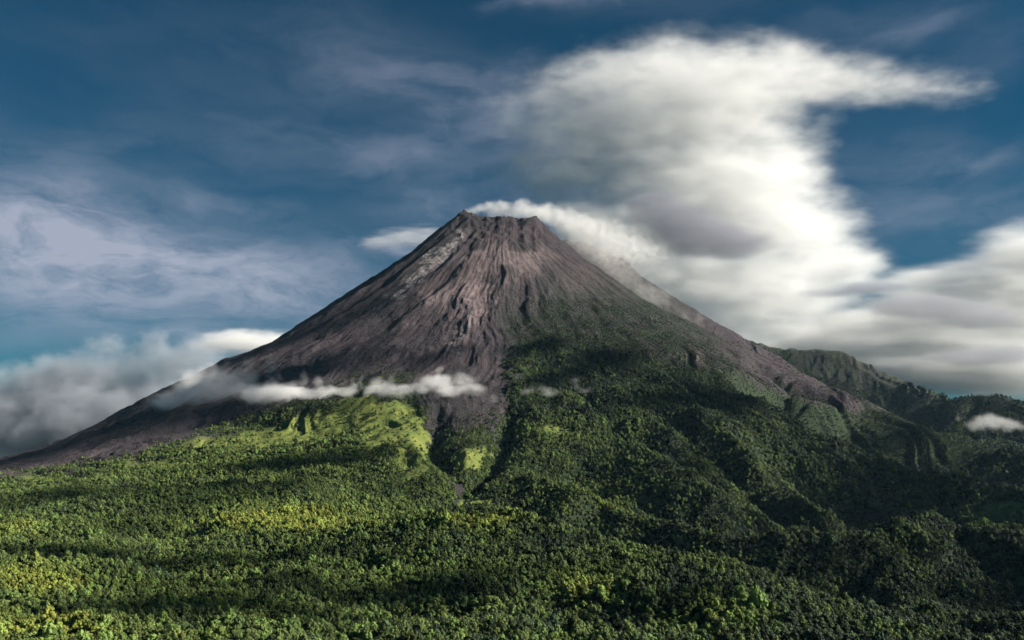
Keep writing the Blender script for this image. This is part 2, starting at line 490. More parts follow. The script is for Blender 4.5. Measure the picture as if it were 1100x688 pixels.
# ------------------------------------------------------------------ ground sheets
rock, grass, WX, WY, _ = zones(GX, GY, GZ)
front = (GY < SY + 250)
def streak(pts, w, fall=None):
    """soft band along a line of photo pixels lying on the mountain"""
    best = np.full(WX.shape, 1e9)
    for (ax, ay), (bx, by) in zip(pts, pts[1:]):
        vx, vy = bx - ax, by - ay
        t = np.clip(((WX - ax) * vx + (WY - ay) * vy) / (vx * vx + vy * vy), 0, 1)
        best = np.minimum(best, (WX - ax - t * vx) ** 2 + (WY - ay - t * vy) ** 2)
    return np.exp(-best / (w * w))


lava = np.maximum.reduce([streak([(515, 238), (490, 244), (468, 268), (440, 292), (415, 312), (380, 335)], 11), streak([(440, 330), (420, 345), (410, 372), (388, 402)], 15), blob(WX, WY, 460, 460, 18, 45) * .8, blob(WX, WY, 505, 395, 50, 30) * .55,  # dark lava; the west rim strips also put their shaded side into the colour
                          blob(WX, WY, 535, 240, 40, 6), blob(WX, WY, 560, 263, 26, 9) * .9, blob(WX, WY, 512, 264, 16, 8) * .9, blob(WX, WY, 548, 292, 18, 8) * .8, blob(WX, WY, 120, 462, 120, 14) * .8, streak([(585, 250), (620, 275), (650, 298)], 8) * .6,
                          streak([(525, 300), (540, 325), (545, 360), (530, 395)], 7) * .8, streak([(470, 340), (455, 370), (440, 395)], 7) * .7]) * front
lava = np.maximum(lava, np.maximum.reduce([streak([(466, 470), (480, 502), (499, 526), (488, 550)], 8), streak([(546, 440), (538, 480), (512, 520)], 8)]) * front)
lava = sstep(.25, .85, lava)
ash = np.maximum.reduce([blob(WX, WY, 545, 280, 62, 26), blob(WX, WY, 505, 318, 42, 40) * .95, blob(WX, WY, 468, 316, 30, 20) * .9, blob(WX, WY, 620, 305, 40, 26) * .55, streak([(760, 380), (820, 405), (880, 428)], 8) * .4, streak([(735, 365), (752, 385), (765, 398)], 6) * .8,
                         blob(WX, WY, 890, 434, 30, 6) * .6, streak([(440, 345), (400, 372), (350, 395)], 10) * .5, streak([(500, 345), (480, 375), (470, 400)], 8) * .6]) * front
ash = sstep(.25, .95, ash)
_t = np.clip((WX - 420) / 75, 0, 1)
boulder = np.maximum(streak([(492, 250), (474, 274), (452, 295), (426, 316)], 6), .35 * streak([(500, 345), (490, 380)], 8)) * front
scrub = np.maximum.reduce([sstep(545, 600, WX) * sstep(262, 340, WY) * sstep(760, 690, WX - (WY - 330) * .9) , blob(WX, WY, 400, 425, 120, 16) * .6, blob(WX, WY, 553, 350, 12, 40)])
scrub = np.clip(scrub, 0, 1) + .55 * sstep(640, 720, WX) * sstep(830, 760, WX) * front
flow = np.stack([TH, RS, np.zeros_like(TH)], 1)

i0, j0 = np.meshgrid(np.arange(NA - 1), np.arange(NR - 1), indexing='ij')
q = (i0 * NR + j0).ravel()
FACES = np.stack([q, q + NR, q + NR + 1, q + 1], 1)
V = np.stack([GX, GY, GZ], 1)
fr = RS[FACES].mean(1); fy = GY[FACES].mean(1); fd = np.hypot(GX, GY)[FACES].mean(1)
cone_f = (fr < 2250 + 150 * np.sin(TH[FACES[:, 0]] * 5)) & (fy < SY + 700)
far_f = (~cone_f) & ((fy > SY + 200) | (fd > 7600))
LAYERS = dict(rock=rock, grass=grass, lava=lava, ash=ash, scrub=np.clip(scrub, 0, 1), boulder=boulder)


def ground_sheet(name, mask):
    f = FACES[mask]
    used, inv = np.unique(f, return_inverse=True)
    me = new_mesh(name, V[used], inv.reshape(-1, 4))
    for key, val in LAYERS.items():
        me.attributes.new(key, 'FLOAT', 'POINT').data.foreach_set('value', val[used].astype(np.float32))
    me.attributes.new('flow', 'FLOAT_VECTOR', 'POINT').data.foreach_set('vector', flow[used].astype(np.float32).ravel())
    return link(name, me, GROUND, 'structure')


ground_sheet('volcano', cone_f)
ground_sheet('foothills', ~cone_f & ~far_f)
ground_sheet('distant_hills', far_f)
print('ground', round(time.time() - T0, 1))


# ------------------------------------------------------------------ trees
def lump(bm, c, r, rng, sub=1, squash=.85):
    g = bmesh.ops.create_icosphere(bm, subdivisions=sub, radius=1.0)
    for v in g['verts']:
        k = rng.uniform(.72, 1.2)
        v.co = Vector((v.co.x * r * k, v.co.y * r * k, v.co.z * r * k * squash)) + c


def crown_mesh(name, seed, kind):
    """leaf clumps and loose sprays through the crown's volume; radius about 1"""
    rng = random.Random(seed)
    bm = bmesh.new()
    n = {'round': 13, 'tall': 12, 'flat': 11, 'open': 9}[kind]
    cs = []
    for i in range(n):
        a = i * 2.39996 + rng.uniform(-.4, .4); q = math.sqrt((i + .5) / n)
        rr = q * .78 * rng.uniform(.75, 1.15)
        if kind == 'flat':
            z = 1.55 + .25 * (1 - q * q) + rng.uniform(-.12, .12)
        elif kind == 'tall':
            z = 1.0 + 1.5 * (1 - q) + rng.uniform(-.2, .2); rr *= .8
        else:
            z = 1.05 + .85 * (1 - q * q) + rng.uniform(-.22, .22)
        c = Vector((math.cos(a) * rr, math.sin(a) * rr, z))
        r = rng.uniform(.22, .40) * (.85 if kind == 'open' else 1)
        cs.append((c, r))
        lump(bm, c, r, rng)
    if kind != 'flat':
        lump(bm, Vector((0, 0, 1.05)), .55, rng)
    for i in range(170):
        c, r = rng.choice(cs)
        d = Vector((rng.gauss(0, 1), rng.gauss(0, 1), rng.gauss(.35, 1))).normalized()
        p = c + d * r * rng.uniform(.9, 1.35)
        s = rng.uniform(.07, .15)
        u = Vector((rng.gauss(0, 1), rng.gauss(0, 1), rng.gauss(0, .6))).normalized(); w = d.cross(u)
        if w.length < .01:
            continue
        w.normalize(); u = w.cross(d) + d * rng.uniform(-.5, .5)
        vs = [bm.verts.new(p + u * s * e * 1.3 + w * s * g) for e, g in ((-1, -.4), (0, -.9), (1, .1), (.1, .9))]
        bm.faces.new(vs)
    me = bpy.data.meshes.new(name); bm.to_mesh(me); bm.free()
    me.materials.append(LEAF)
    return me


def trunk_mesh(name, seed, hgt):
    rng = random.Random(seed)
    bm = bmesh.new()

    def tube(p, r):
        rings = []
        for i, (c, q) in enumerate(zip(p, r)):
            rings.append([bm.verts.new(c + Vector((math.cos(k * math.pi / 3) * q, math.sin(k * math.pi / 3) * q, 0))) for k in range(6)])
        for a, b in zip(rings, rings[1:]):
            for k in range(6):
                bm.faces.new((a[k], a[(k + 1) % 6], b[(k + 1) % 6], b[k]))
    b = Vector((rng.uniform(-.06, .06), rng.uniform(-.06, .06), 0))
    tube([Vector((0, 0, -.35)), Vector((0, 0, .1)), b + Vector((0, 0, .6)), b * 1.5 + Vector((0, 0, hgt))], [.13, .09, .07, .04])
    for i in range(5):
        a = i * 1.3 + rng.random(); l = rng.uniform(.35, .6)
        s = b + Vector((0, 0, rng.uniform(.55, .9)))
        tube([s, s + Vector((math.cos(a) * l * .5, math.sin(a) * l * .5, .25)), s + Vector((math.cos(a) * l, math.sin(a) * l, .6))], [.045, .035, .015])
    me = bpy.data.meshes.new(name); bm.to_mesh(me); bm.free()
    me.materials.append(BARK)
    return me


KINDS = ['round', 'round', 'tall', 'flat', 'open', 'round', 'tall', 'open']
CROWNS = [crown_mesh('crown', 100 + i, k) for i, k in enumerate(KINDS)]
TRUNKS = [trunk_mesh('trunk', 200 + i, 1.5) for i in range(4)]

# where they stand: a jittered grid, closer together near the lookout
rng = np.random.default_rng(7)
pts = []
for d0, d1, sp in ((820, 1500, 7.4), (1500, 2400, 6.4), (2400, 3400, 6.8), (3400, 4600, 8.4), (4600, 6100, 9.0), (6100, 8300, 12.0)):
    ex = math.tan(R(37)) * d1
    gx, gy = np.meshgrid(np.arange(-ex, ex, sp), np.arange(d0 * .8, d1, sp))
    gx = (gx + rng.uniform(-.45, .45, gx.shape) * sp).ravel(); gy = (gy + rng.uniform(-.45, .45, gy.shape) * sp).ravel()
    dd = np.hypot(gx, gy)
    k = (dd >= d0) & (dd < d1) & (np.abs(np.arctan2(gx, gy)) < R(35))
    if d0 >= 6100:      # only the eastern ridges are wooded that far out
        k &= gx > gy * .25
    pts.append(np.stack([gx[k], gy[k], np.full(k.sum(), sp)], 1))
P = np.concatenate(pts)
tz = height(P[:, 0], P[:, 1])
trk, tgr, twx, twy, tup = zones(P[:, 0], P[:, 1], tz)
tpx, tpy = project(P[:, 0], P[:, 1], tz)
cl = fbm(P[:, 0] / 60, P[:, 1] / 60, 3, 91)
scr = sstep(np.interp(tpx, [200, 330, 540], [16, 30, 62]), -4, tup + 22 * cl * np.interp(tpx, [200, 540], [.4, 1])) ** 1.5
keep = (rng.random(len(P)) < np.where(tup > -8, scr, 1)) & ((trk < .5) | (tup > -8) | (tpy < 416)) & (rng.random(len(P)) > tgr * .93) & (tpy > 322) & ((P[:, 1] < 4700) | (tpx > 535) | (tup < -4)) & (tpy < 760) & (tpx > -60) & (tpx < 1160)
keep &= rng.random(len(P)) > .12 * sstep(.1, .5, cl)
P = P[keep]; tz = tz[keep]; tpx = tpx[keep]; tpy = tpy[keep]; cl = cl[keep]; tup = tup[keep]; twx = twx[keep]; twy = twy[keep]
nT = len(P)
dist = np.hypot(P[:, 0], P[:, 1])
crown_r = P[:, 2] * rng.uniform(.40, .92, nT) * np.where(rng.random(nT) < .07, 1.45, 1.0) * np.where((P[:, 1] > 4600) & (dist < 6100), .6, 1) * np.interp(tup, [-40, 0, 40], [1, .7, .4])
tint = np.interp(tpx, [300, 620, 1100], [.34, .23, .10]) - .10 * sstep(470, 420, tpy) + .26 * fbm(P[:, 0] / 140, P[:, 1] / 140, 3, 95) + rng.uniform(-.12, .12, nT)  # shade of the east and upper slopes put into the leaf colour
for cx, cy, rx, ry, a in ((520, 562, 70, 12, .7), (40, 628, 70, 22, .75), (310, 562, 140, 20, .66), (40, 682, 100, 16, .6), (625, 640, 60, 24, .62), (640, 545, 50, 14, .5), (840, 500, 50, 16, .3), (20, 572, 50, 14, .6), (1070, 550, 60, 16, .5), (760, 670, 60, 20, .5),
                           (240, 500, 200, 20, .35), (610, 535, 60, 16, .4), (420, 480, 60, 30, .4), (600, 470, 60, 20, .25)):  # sunlit patches of the forest painted in as brighter, yellower leaves
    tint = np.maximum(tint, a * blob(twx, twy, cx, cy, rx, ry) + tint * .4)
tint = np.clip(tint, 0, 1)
pk = fbm(P[:, 0] / 110, P[:, 1] / 110, 3, 97); pk2 = fbm(P[:, 0] / 70 + 5, P[:, 1] / 70, 3, 99)
kind_i = np.clip(((pk * 1.6 + .5) * len(CROWNS) + rng.normal(0, 1.6, nT)), 0, len(CROWNS) - .01).astype(int)
crown_r *= np.clip(1.0 + pk2 * .7, .6, 1.2)
rot = rng.uniform(0, 6.283, nT); tall = rng.uniform(.7, 1.4, nT)
print('tree spots', nT, flush=True); print('t', round(time.time() - T0, 1))

# the 300 that show largest stand as trees of their own
inview = (tpx > 4) & (tpx < 1096) & (tpy - 952 * crown_r * 1.3 / dist < 684) & (tpy > 500)
size = np.where(inview, crown_r / dist, 0)
own = np.argsort(-size)[:300]
rest = np.ones(nT, bool); rest[own] = False


def forest():
    me = bpy.data.meshes.new('forest')
    idx = np.nonzero(rest)[0]
    me.vertices.add(len(idx))
    me.vertices.foreach_set('co', np.stack([P[idx, 0], P[idx, 1], tz[idx]], 1).astype(np.float32).ravel())
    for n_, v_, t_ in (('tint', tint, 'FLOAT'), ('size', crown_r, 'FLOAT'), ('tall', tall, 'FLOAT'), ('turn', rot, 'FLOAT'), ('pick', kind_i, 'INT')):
        me.attributes.new(n_, t_, 'POINT').data.foreach_set('value', v_[idx].astype(np.int32 if t_ == 'INT' else np.float32))
    src = bpy.data.collections.new('tree_kinds')
    for i, c in enumerate(CROWNS):
        src.objects.link(bpy.data.objects.new('tree_kind_%02d' % i, c))
    g = bpy.data.node_groups.new('forest', 'GeometryNodeTree')
    g.interface.new_socket('Geometry', in_out='INPUT', socket_type='NodeSocketGeometry')
    g.interface.new_socket('Geometry', in_out='OUTPUT', socket_type='NodeSocketGeometry')
    k = N(g)
    gi = k.node('NodeGroupInput'); go = k.node('NodeGroupOutput')

    def na(name, typ='FLOAT'):
        x = k.node('GeometryNodeInputNamedAttribute', data_type=typ); x.inputs['Name'].default_value = name
        return [o for o in x.outputs if o.enabled and o.name == 'Attribute'][0]
    m2p = k.node('GeometryNodeMeshToPoints', ins={'Mesh': gi.outputs[0]})
    ci = k.node('GeometryNodeCollectionInfo'); ci.inputs['Collection'].default_value = src
    ci.inputs['Separate Children'].default_value = True; ci.inputs['Reset Children'].default_value = True
    iop = k.node('GeometryNodeInstanceOnPoints')
    k.l.new(m2p.outputs[0], iop.inputs['Points']); k.l.new(ci.outputs[0], iop.inputs['Instance'])
    iop.inputs['Pick Instance'].default_value = True
    k.l.new(na('pick', 'INT'), iop.inputs['Instance Index'])
    cx = k.node('ShaderNodeCombineXYZ'); k.l.new(na('turn'), cx.inputs[2])
    e2r = k.node('FunctionNodeEulerToRotation'); k.l.new(cx.outputs[0], e2r.inputs[0]); k.l.new(e2r.outputs[0], iop.inputs['Rotation'])
    sz = na('size'); tl = k.math('MULTIPLY', sz, na('tall'))
    sx = k.node('ShaderNodeCombineXYZ'); k.l.new(sz, sx.inputs[0]); k.l.new(sz, sx.inputs[1]); k.l.new(tl, sx.inputs[2])
    k.l.new(sx.outputs[0], iop.inputs['Scale'])
    k.l.new(iop.outputs[0], go.inputs[0])
    o = bpy.data.objects.new('forest', me); COL.objects.link(o)
    o.modifiers.new('forest', 'NODES').node_group = g
    o['kind'] = 'stuff'
    return o


forest()
WORDS = {'round': 'round-crowned', 'tall': 'tall narrow', 'flat': 'flat-topped', 'open': 'loose open-crowned'}
for n_, i in enumerate(own):
    kd = KINDS[kind_i[i]]
    hue = 'yellow-green' if tint[i] > .5 else 'mid green' if tint[i] > .25 else 'dark green'
    px = tpx[i]
    where = 'at the western foot of the forest' if px < 370 else 'below the dark middle slope of the forest' if px < 740 else 'at the eastern foot of the forest'
    t = bpy.data.objects.new('tree', None); COL.objects.link(t)
    t.location = (P[i, 0], P[i, 1], tz[i]); t.rotation_euler = (0, 0, rot[i]); t.scale = (crown_r[i], crown_r[i], crown_r[i] * tall[i])
    t.empty_display_size = .1
    t['label'] = '%s %s tree %s' % (hue, WORDS[kd], where); t['category'] = 'tree'
    t['group'] = '%s %s trees %s' % (hue, WORDS[kd], where)
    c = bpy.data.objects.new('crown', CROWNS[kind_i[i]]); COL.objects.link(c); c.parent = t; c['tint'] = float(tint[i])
    u = bpy.data.objects.new('trunk', TRUNKS[n_ % 4]); COL.objects.link(u); u.parent = t

# ------------------------------------------------------------------ camera, sun, sky
cam = bpy.data.cameras.new('camera'); cam.sensor_fit = 'HORIZONTAL'; cam.angle = FOV
cam.clip_start = 1; cam.clip_end = 200000
co = bpy.data.objects.new('camera', cam); COL.objects.link(co)
co.rotation_euler = (R(90) + PITCH, 0, 0)
scene.camera = co

SUN_AZ, SUN_EL = R(100), R(26)       # azimuth clockwise from north (the view direction)
sd = Vector((math.cos(SUN_EL) * math.sin(SUN_AZ), math.cos(SUN_EL) * math.cos(SUN_AZ), math.sin(SUN_EL)))
sl = bpy.data.lights.new('sun', 'SUN'); sl.energy = 5.0; sl.angle = R(.5); sl.color = (1, .94, .84)
so = bpy.data.objects.new('sun', sl); COL.objects.link(so)
so.rotation_euler = sd.to_track_quat('Z', 'Y').to_euler()


# ------------------------------------------------------------------ clouds
def vapour(name, density, color=(1, 1, 1), aniso=.2):
    m, k, out = material(name)
    v = k.node('ShaderNodeVolumePrincipled'); v.inputs['Color'].default_value = (*color, 1)
    v.inputs['Density'].default_value = density; v.inputs['Anisotropy'].default_value = aniso
    k.l.new(v.outputs[0], out.inputs['Volume'])
    return m


def hit(px, py, y0=900., y1=9000.):
    """where the line of sight through a photo pixel meets the ground"""
    Y = np.arange(y0, y1, 12.0)
    q0 = np.array(at(px, py, 1000.0)) / 1000.0
    d = q0[2] * Y - height(q0[0] * Y, Y)
    j = np.nonzero(d < 0)[0]
    return float(Y[j[0]]) if len(j) else y1


def cloud(name, label, category, blobs, density, color=(1, 1, 1), edge=(.22, .75), nscale=(1, 1, 1), feature=400., warp=.35, wisp=.9, depth=.8, grow=1.55, voxel=.16, aniso=0.0, group=None, seed=0, rate=.35, detail=5):
    """a body of vapour: soft overlapping billows (photo pixel, radii in pixels, distance) torn by turbulence, inside a closed lumpy hull"""
    B = []
    for b in blobs:
        px, py, rx, ry, Y = b[:5]
        wgt = b[5] if len(b) > 5 else 1.0
        c = np.array(at(px, py, Y)); m = math.hypot(Y, c[2]) / F
        B.append((c, np.array([rx * m, min(depth * rx * m, 1600.0), ry * m]), wgt))
    o0 = np.mean([b[0] for b in B], 0)
    small = min(min(b[1]) for b in B)
    bm = bmesh.new()
    for c, r, wgt in B:
        g = bmesh.ops.create_icosphere(bm, subdivisions=3, radius=grow)
        for v in g['verts']:
            v.co = Vector(c - o0) + Vector((v.co.x * r[0], v.co.y * r[1], v.co.z * r[2]))
    me = bpy.data.meshes.new(name); bm.to_mesh(me); bm.free()
    o = bpy.data.objects.new(name, me); COL.objects.link(o); o.location = o0
    if len(B) > 1:
        md = o.modifiers.new('hull', 'REMESH'); md.mode = 'VOXEL'; md.voxel_size = max(small * voxel * 2, max(o.dimensions) / 160)
        dg = bpy.context.evaluated_depsgraph_get()
        me2 = bpy.data.meshes.new_from_object(o.evaluated_get(dg)); o.modifiers.clear(); o.data = me2; me2.name = name
        me = me2
    m, k, out = material(name + '_vapour')
    tc = k.node('ShaderNodeTexCoord'); p = tc.outputs['Object']
    ps = k.vmath('MULTIPLY', p, tuple(x / feature for x in nscale))
    wv = k.noise(ps, .8, 3, .55, out=1)
    wv = k.vmath('MULTIPLY', k.vmath('SUBTRACT', wv, (.5, .5, .5)), tuple(2 * warp * feature / x for x in nscale))
    pw = k.vmath('ADD', p, wv)
    tot = None
    for c, r, wgt in B:
        q = k.vmath('MULTIPLY', k.vmath('SUBTRACT', pw, tuple(c - o0)), tuple(1.0 / r))
        e = k.math('POWER', .36788, k.vmath('DOT_PRODUCT', q, q))
        e = k.math('MULTIPLY', e, wgt) if wgt != 1 else e
        tot = e if tot is None else k.math('ADD', tot, e)
    n = k.noise(k.vmath('ADD', ps, (seed * 7.7, 0, 3.1)), 2.4, detail, .66)
    f = k.math('ADD', tot, k.math('MULTIPLY', k.math('SUBTRACT', n, .5), k.math('MULTIPLY', wisp, k.math('MINIMUM', k.math('MULTIPLY', tot, 2.5), 1))))
    d = k.ramp(f, edge[0], edge[1], 0.0, density)
    v = k.node('ShaderNodeVolumePrincipled'); v.inputs['Color'].default_value = (*color, 1)
    k.l.new(d, v.inputs['Density']); v.inputs['Anisotropy'].default_value = aniso
    k.l.new(v.outputs[0], out.inputs['Volume'])
    m.cycles.volume_step_rate = rate
    me.materials.clear(); me.materials.append(m)
    o['label'] = label; o['category'] = category
    if group:
        o['group'] = group
    return o


FAR = 15000.
cloud('cloud', 'great white cloud towering behind the volcano with its top drawn out to one side', 'cloud',
      [(575, 192, 55, 22, FAR, .35), (600, 155, 60, 26, FAR, .42), (655, 118, 75, 32, FAR, .5), (740, 90, 95, 32, FAR, .62), (830, 78, 80, 22, FAR, .62), (905, 84, 70, 14, FAR, .55), (975, 94, 55, 12, FAR, .5), (1030, 104, 36, 10, FAR, .42), (700, 165, 85, 42, FAR, .7), (790, 140, 75, 45, FAR, .75),
       (845, 178, 45, 26, FAR, .75), (770, 215, 85, 40, FAR, .85), (850, 250, 68, 38, FAR, .9), (915, 284, 42, 18, FAR, .9), (655, 250, 70, 36, FAR, .6), (615, 228, 50, 26, FAR, .5), (635, 275, 60, 36, FAR, .6), (600, 192, 50, 28, FAR, .3), (560, 115, 60, 22, FAR, .24), (610, 88, 60, 18, FAR, .28), (680, 66, 60, 16, FAR, .34), (535, 165, 50, 26, FAR, .22), (690, 300, 70, 40, FAR, .75), (770, 312, 85, 42, FAR, .8), (850, 318, 80, 26, FAR, .8), (790, 362, 90, 26, FAR, .8)],
      .0018, (1, .995, .985), feature=1000., edge=(.12, 1.3), nscale=(.62, .8, 1.6), warp=.55, wisp=1.9, rate=.42)
cloud('cloud', 'broad low white cloud bank behind the far ridges east of the volcano', 'cloud',
      [(900, 368, 80, 22, FAR), (960, 350, 80, 24, FAR, .9), (1025, 312, 70, 24, FAR, .9), (1090, 272, 55, 20, FAR), (1070, 345, 90, 34, FAR), (985, 394, 100, 24, FAR), (1085, 405, 80, 28, FAR), (1160, 300, 80, 60, FAR)],
      .0022, (1, .995, .985), feature=1300., edge=(.15, 1.15), nscale=(.45, .8, 2.0), warp=.45, wisp=1.6, seed=2, rate=.5)
cloud('cloud', 'shaded grey lens of cloud in front of the great white cloud above the east flank', 'cloud',
      [(700, 222, 34, 16, 12900), (735, 245, 50, 20, 12900), (780, 262, 55, 14, 12900)], .0026, (.36, .36, .42), feature=700., nscale=(.7, .8, 1.5), warp=.3, wisp=1.0, seed=3, depth=.5)  # grey vapour colour paints the shading inside the great cloud
cloud('cloud', 'thin grey streak of cloud below the blue gap east of the great cloud', 'cloud',
      [(890, 316, 34, 5, 12900, .8), (940, 308, 40, 6, 12900)], .0032, (.42, .43, .50), feature=600., nscale=(.5, .8, 2.2), warp=.2, seed=4, depth=.5)  # this and the next two: cloud shading put into a grey vapour colour
cloud('cloud', 'grey flat-bellied cloud in front of the low white bank', 'cloud',
      [(960, 332, 40, 10, 12900, .8), (1010, 330, 55, 13, 12900), (1060, 342, 40, 10, 12900, .8)], .0022, (.45, .45, .50), feature=700., nscale=(.6, .8, 1.8), warp=.3, wisp=1.0, seed=5, depth=.5)
cloud('cloud', 'grey smudge of cloud low over the easternmost ridge', 'cloud',
      [(1030, 385, 45, 8, 12900, .8), (1085, 380, 45, 11, 12900)], .0022, (.47, .47, .52), feature=700., nscale=(.6, .8, 1.8), warp=.3, wisp=1.0, seed=6, depth=.5)
cloud('cloud', 'small streaky white cloud beside the summit on its west', 'cloud',
      [(412, 262, 20, 6, 21000, .7), (440, 256, 34, 8, 21000), (470, 250, 25, 6, 21000, .8)], .0010, (.98, .97, 1), feature=600., edge=(.15, 1.2), nscale=(.4, .8, 2.4), warp=.6, wisp=1.9, seed=7)
cloud('cloud', 'bright white cloud top peeping over the west flank', 'cloud',
      [(235, 372, 28, 8, 21000, .9), (265, 366, 40, 10, 21000), (300, 372, 30, 14, 21000)], .0020, (1, .99, .97), feature=700., edge=(.15, 1.1), nscale=(.6, .8, 1.6), warp=.5, wisp=1.6, seed=8)
# --- vapour on the mountain itself
cloud('mist_bank', 'big grey mist bank spilling down the west foot of the volcano', 'mist',
      [(-40, 450, 80, 40, 8900), (30, 440, 70, 34, 8800), (100, 425, 55, 34, 8700), (140, 402, 34, 30, 8600), (168, 375, 15, 26, 8600, .9), (205, 392, 40, 30, 8400, 1), (150, 440, 70, 24, 8400), (232, 422, 34, 18, 7900, .9), (20, 484, 80, 20, 8700), (100, 465, 60, 16, 8400), (60, 400, 50, 18, 8800, .5), (-20, 488, 80, 20, 8600), (60, 470, 60, 20, 8600), (130, 445, 50, 20, 8500), (120, 370, 30, 14, 8700, .4)],
      .0050, (.55, .58, .63), feature=480., edge=(.22, .95), nscale=(.8, .8, 1.0), warp=.42, wisp=1.4, seed=9, depth=.6, rate=.25)
rm = random.Random(5)
GRP = 'white mist puffs along the waist of the volcano'

def mist(label, spots, density, seed, lift=5, off=80, **kw):
    W_ = [(px, py, rx, ry, hit(px, py + lift) - off, wt) for px, py, rx, ry, wt in spots]
    cloud('mist', label, 'mist', W_, density, (1, .99, .99), feature=120., edge=(.20, 1.0), nscale=(.75, .8, 1.1), warp=.5, wisp=1.5, seed=seed, depth=.8, rate=.22, **kw)
mist('thin grey mist veil where the waist mist meets the bank at the west foot', [(190, 428, 26, 12, .8), (218, 420, 26, 18, .8), (245, 414, 22, 20, .8), (268, 406, 12, 24, .7), (270, 422, 24, 12, .9), (288, 396, 8, 18, .6), (290, 424, 24, 10, .8), (205, 408, 22, 18, .8), (176, 434, 22, 9, .7), (228, 402, 16, 20, .6), (310, 422, 20, 10, .7)], .011, 20)

def band(x0, x1, top, n, tall_=1.0):
    o_ = []
    for i in range(n):
        px = x0 + (x1 - x0) * (i + rm.uniform(.1, .9)) / n
        up = rm.random() ** 2
        o_.append((px, top(px) - up * 11 * tall_, rm.uniform(7, 15) * (1 - .4 * up), rm.uniform(4, 7.5) * (1 + .7 * up), rm.uniform(.6, 1.0)))
    return o_
mist('ragged white mist with two small spires over the upper edge of the pasture', band(284, 396, lambda p: 423, 13, 1.3) + [(326, 410, 8, 13, .6), (300, 408, 7, 12, .5)], .0085, 21)
mist('low white mist strip between the ragged mist and the bright puffs', band(392, 452, lambda p: 422, 8, .8), .008, 22)
mist('brightest white mist puff with a pointed top above the lava chute', [(456, 415, 12, 9, .75), (470, 403, 8, 12, .8), (474, 414, 15, 9, .85), (498, 409, 12, 12, .75), (484, 420, 16, 6, .8), (512, 419, 13, 8, .75), (527, 429, 9, 6, .5)], .013, 23)
mist('faint torn wisp of mist on the dark flank below the middle of the cone', [(556, 406, 12, 8, .5), (572, 419, 18, 5, .5), (596, 421, 14, 5, .6), (613, 412, 8, 9, .65), (628, 421, 11, 4, .55)], .006, 24)
cloud('cloud', 'small white cloud lying on the easternmost dark ridge', 'cloud', [(1050, 456, 14, 6, 5500, .9), (1070, 453, 18, 8, 5500), (1090, 458, 14, 5, 5500, .8)], .006, feature=110., edge=(.15, 1.1), warp=.5, wisp=1.7, seed=12, depth=.6, rate=.25)
cloud('mist', 'pale mist veil over the rear shoulder behind the upper east flank', 'mist', [(640, 278, 22, 16, 6640, .8), (668, 296, 26, 16, 6640, .75), (700, 318, 28, 16, 6640, .65), (735, 344, 28, 14, 6640, .5)], .0035, (1, .99, .97), feature=160., edge=(.15, 1.1), warp=.4, wisp=1.1, seed=30, depth=.5, rate=.3)
cloud('smoke_plume', 'white smoke puffing from the crater and trailing off eastward', 'smoke',
      [(505, 228, 7, 3, 6290, .8), (514, 226, 7, 5, 6290, .9), (524, 221, 6, 6, 6300, .9), (531, 229, 10, 8, 6330), (539, 219, 7, 7, 6300, .9), (548, 229, 12, 9, 6330), (560, 222, 9, 7, 6320, .9), (575, 230, 15, 10, 6400, .9), (594, 231, 20, 12, 6480, .6), (614, 240, 22, 14, 6520, .46), (636, 246, 28, 20, 6580, .38), (664, 258, 34, 24, 6640, .33), (700, 276, 42, 28, 6720, .29), (618, 260, 20, 14, 6600, .34), (646, 276, 26, 16, 6680, .34)],
      .010, (1, .985, .96), feature=105., edge=(.14, 1.15), nscale=(.9, 1, 1.1), warp=.5, wisp=1.5, seed=13, depth=.8, rate=.2)


# unseen puffs added up-sun, east of the view, shaped so their shadows dapple the slopes
SHADE = [  # photo pixel of the shaded ground, half width and half height in pixels, optical depth
    (315, 500, 110, 9, 2.6), (60, 598, 110, 9, 2.8), (220, 608, 110, 6, 2.4), (320, 628, 100, 7, 2.6), (520, 622, 60, 8, 1.8), (170, 640, 80, 6, 2.0), (430, 646, 60, 18, 2.6), (490, 648, 60, 14, 1.6), (80, 540, 90, 16, 1.8), (230, 524, 90, 8, 1.4), (130, 570, 60, 6, 1.2), (230, 652, 70, 12, 2.2), (420, 528, 40, 8, .9), (388, 612, 22, 9, 2.6), (665, 668, 36, 22, 3.2), (580, 372, 26, 26, 2.2), (650, 388, 44, 30, 2.2), (600, 405, 34, 16, 1.8), (690, 432, 40, 12, 1.4), (960, 500, 70, 20, .8), (900, 560, 60, 18, .7), (740, 500, 50, 12, .7), (760, 430, 70, 14, 1.0), (960, 474, 70, 10, 1.4),
    (880, 612, 80, 10, 1.2), (1085, 650, 46, 34, 3.2), (90, 472, 120, 12, 1.4),
    (360, 392, 60, 14, .7), (480, 384, 40, 16, .6), (160, 662, 120, 10, 2.2), (330, 672, 90, 12, 1.8), (340, 352, 60, 36, .9), (505, 480, 14, 8, .6), 
]
bm = bmesh.new(); bmesh.ops.create_icosphere(bm, subdivisions=4, radius=1.0)
ICO = np.array([v.co[:] for v in bm.verts]); ICF = np.array([[v.index for v in f.verts] for f in bm.faces]); bm.free()
rs = random.Random(3); vv = []; ff = []; nlev = 0
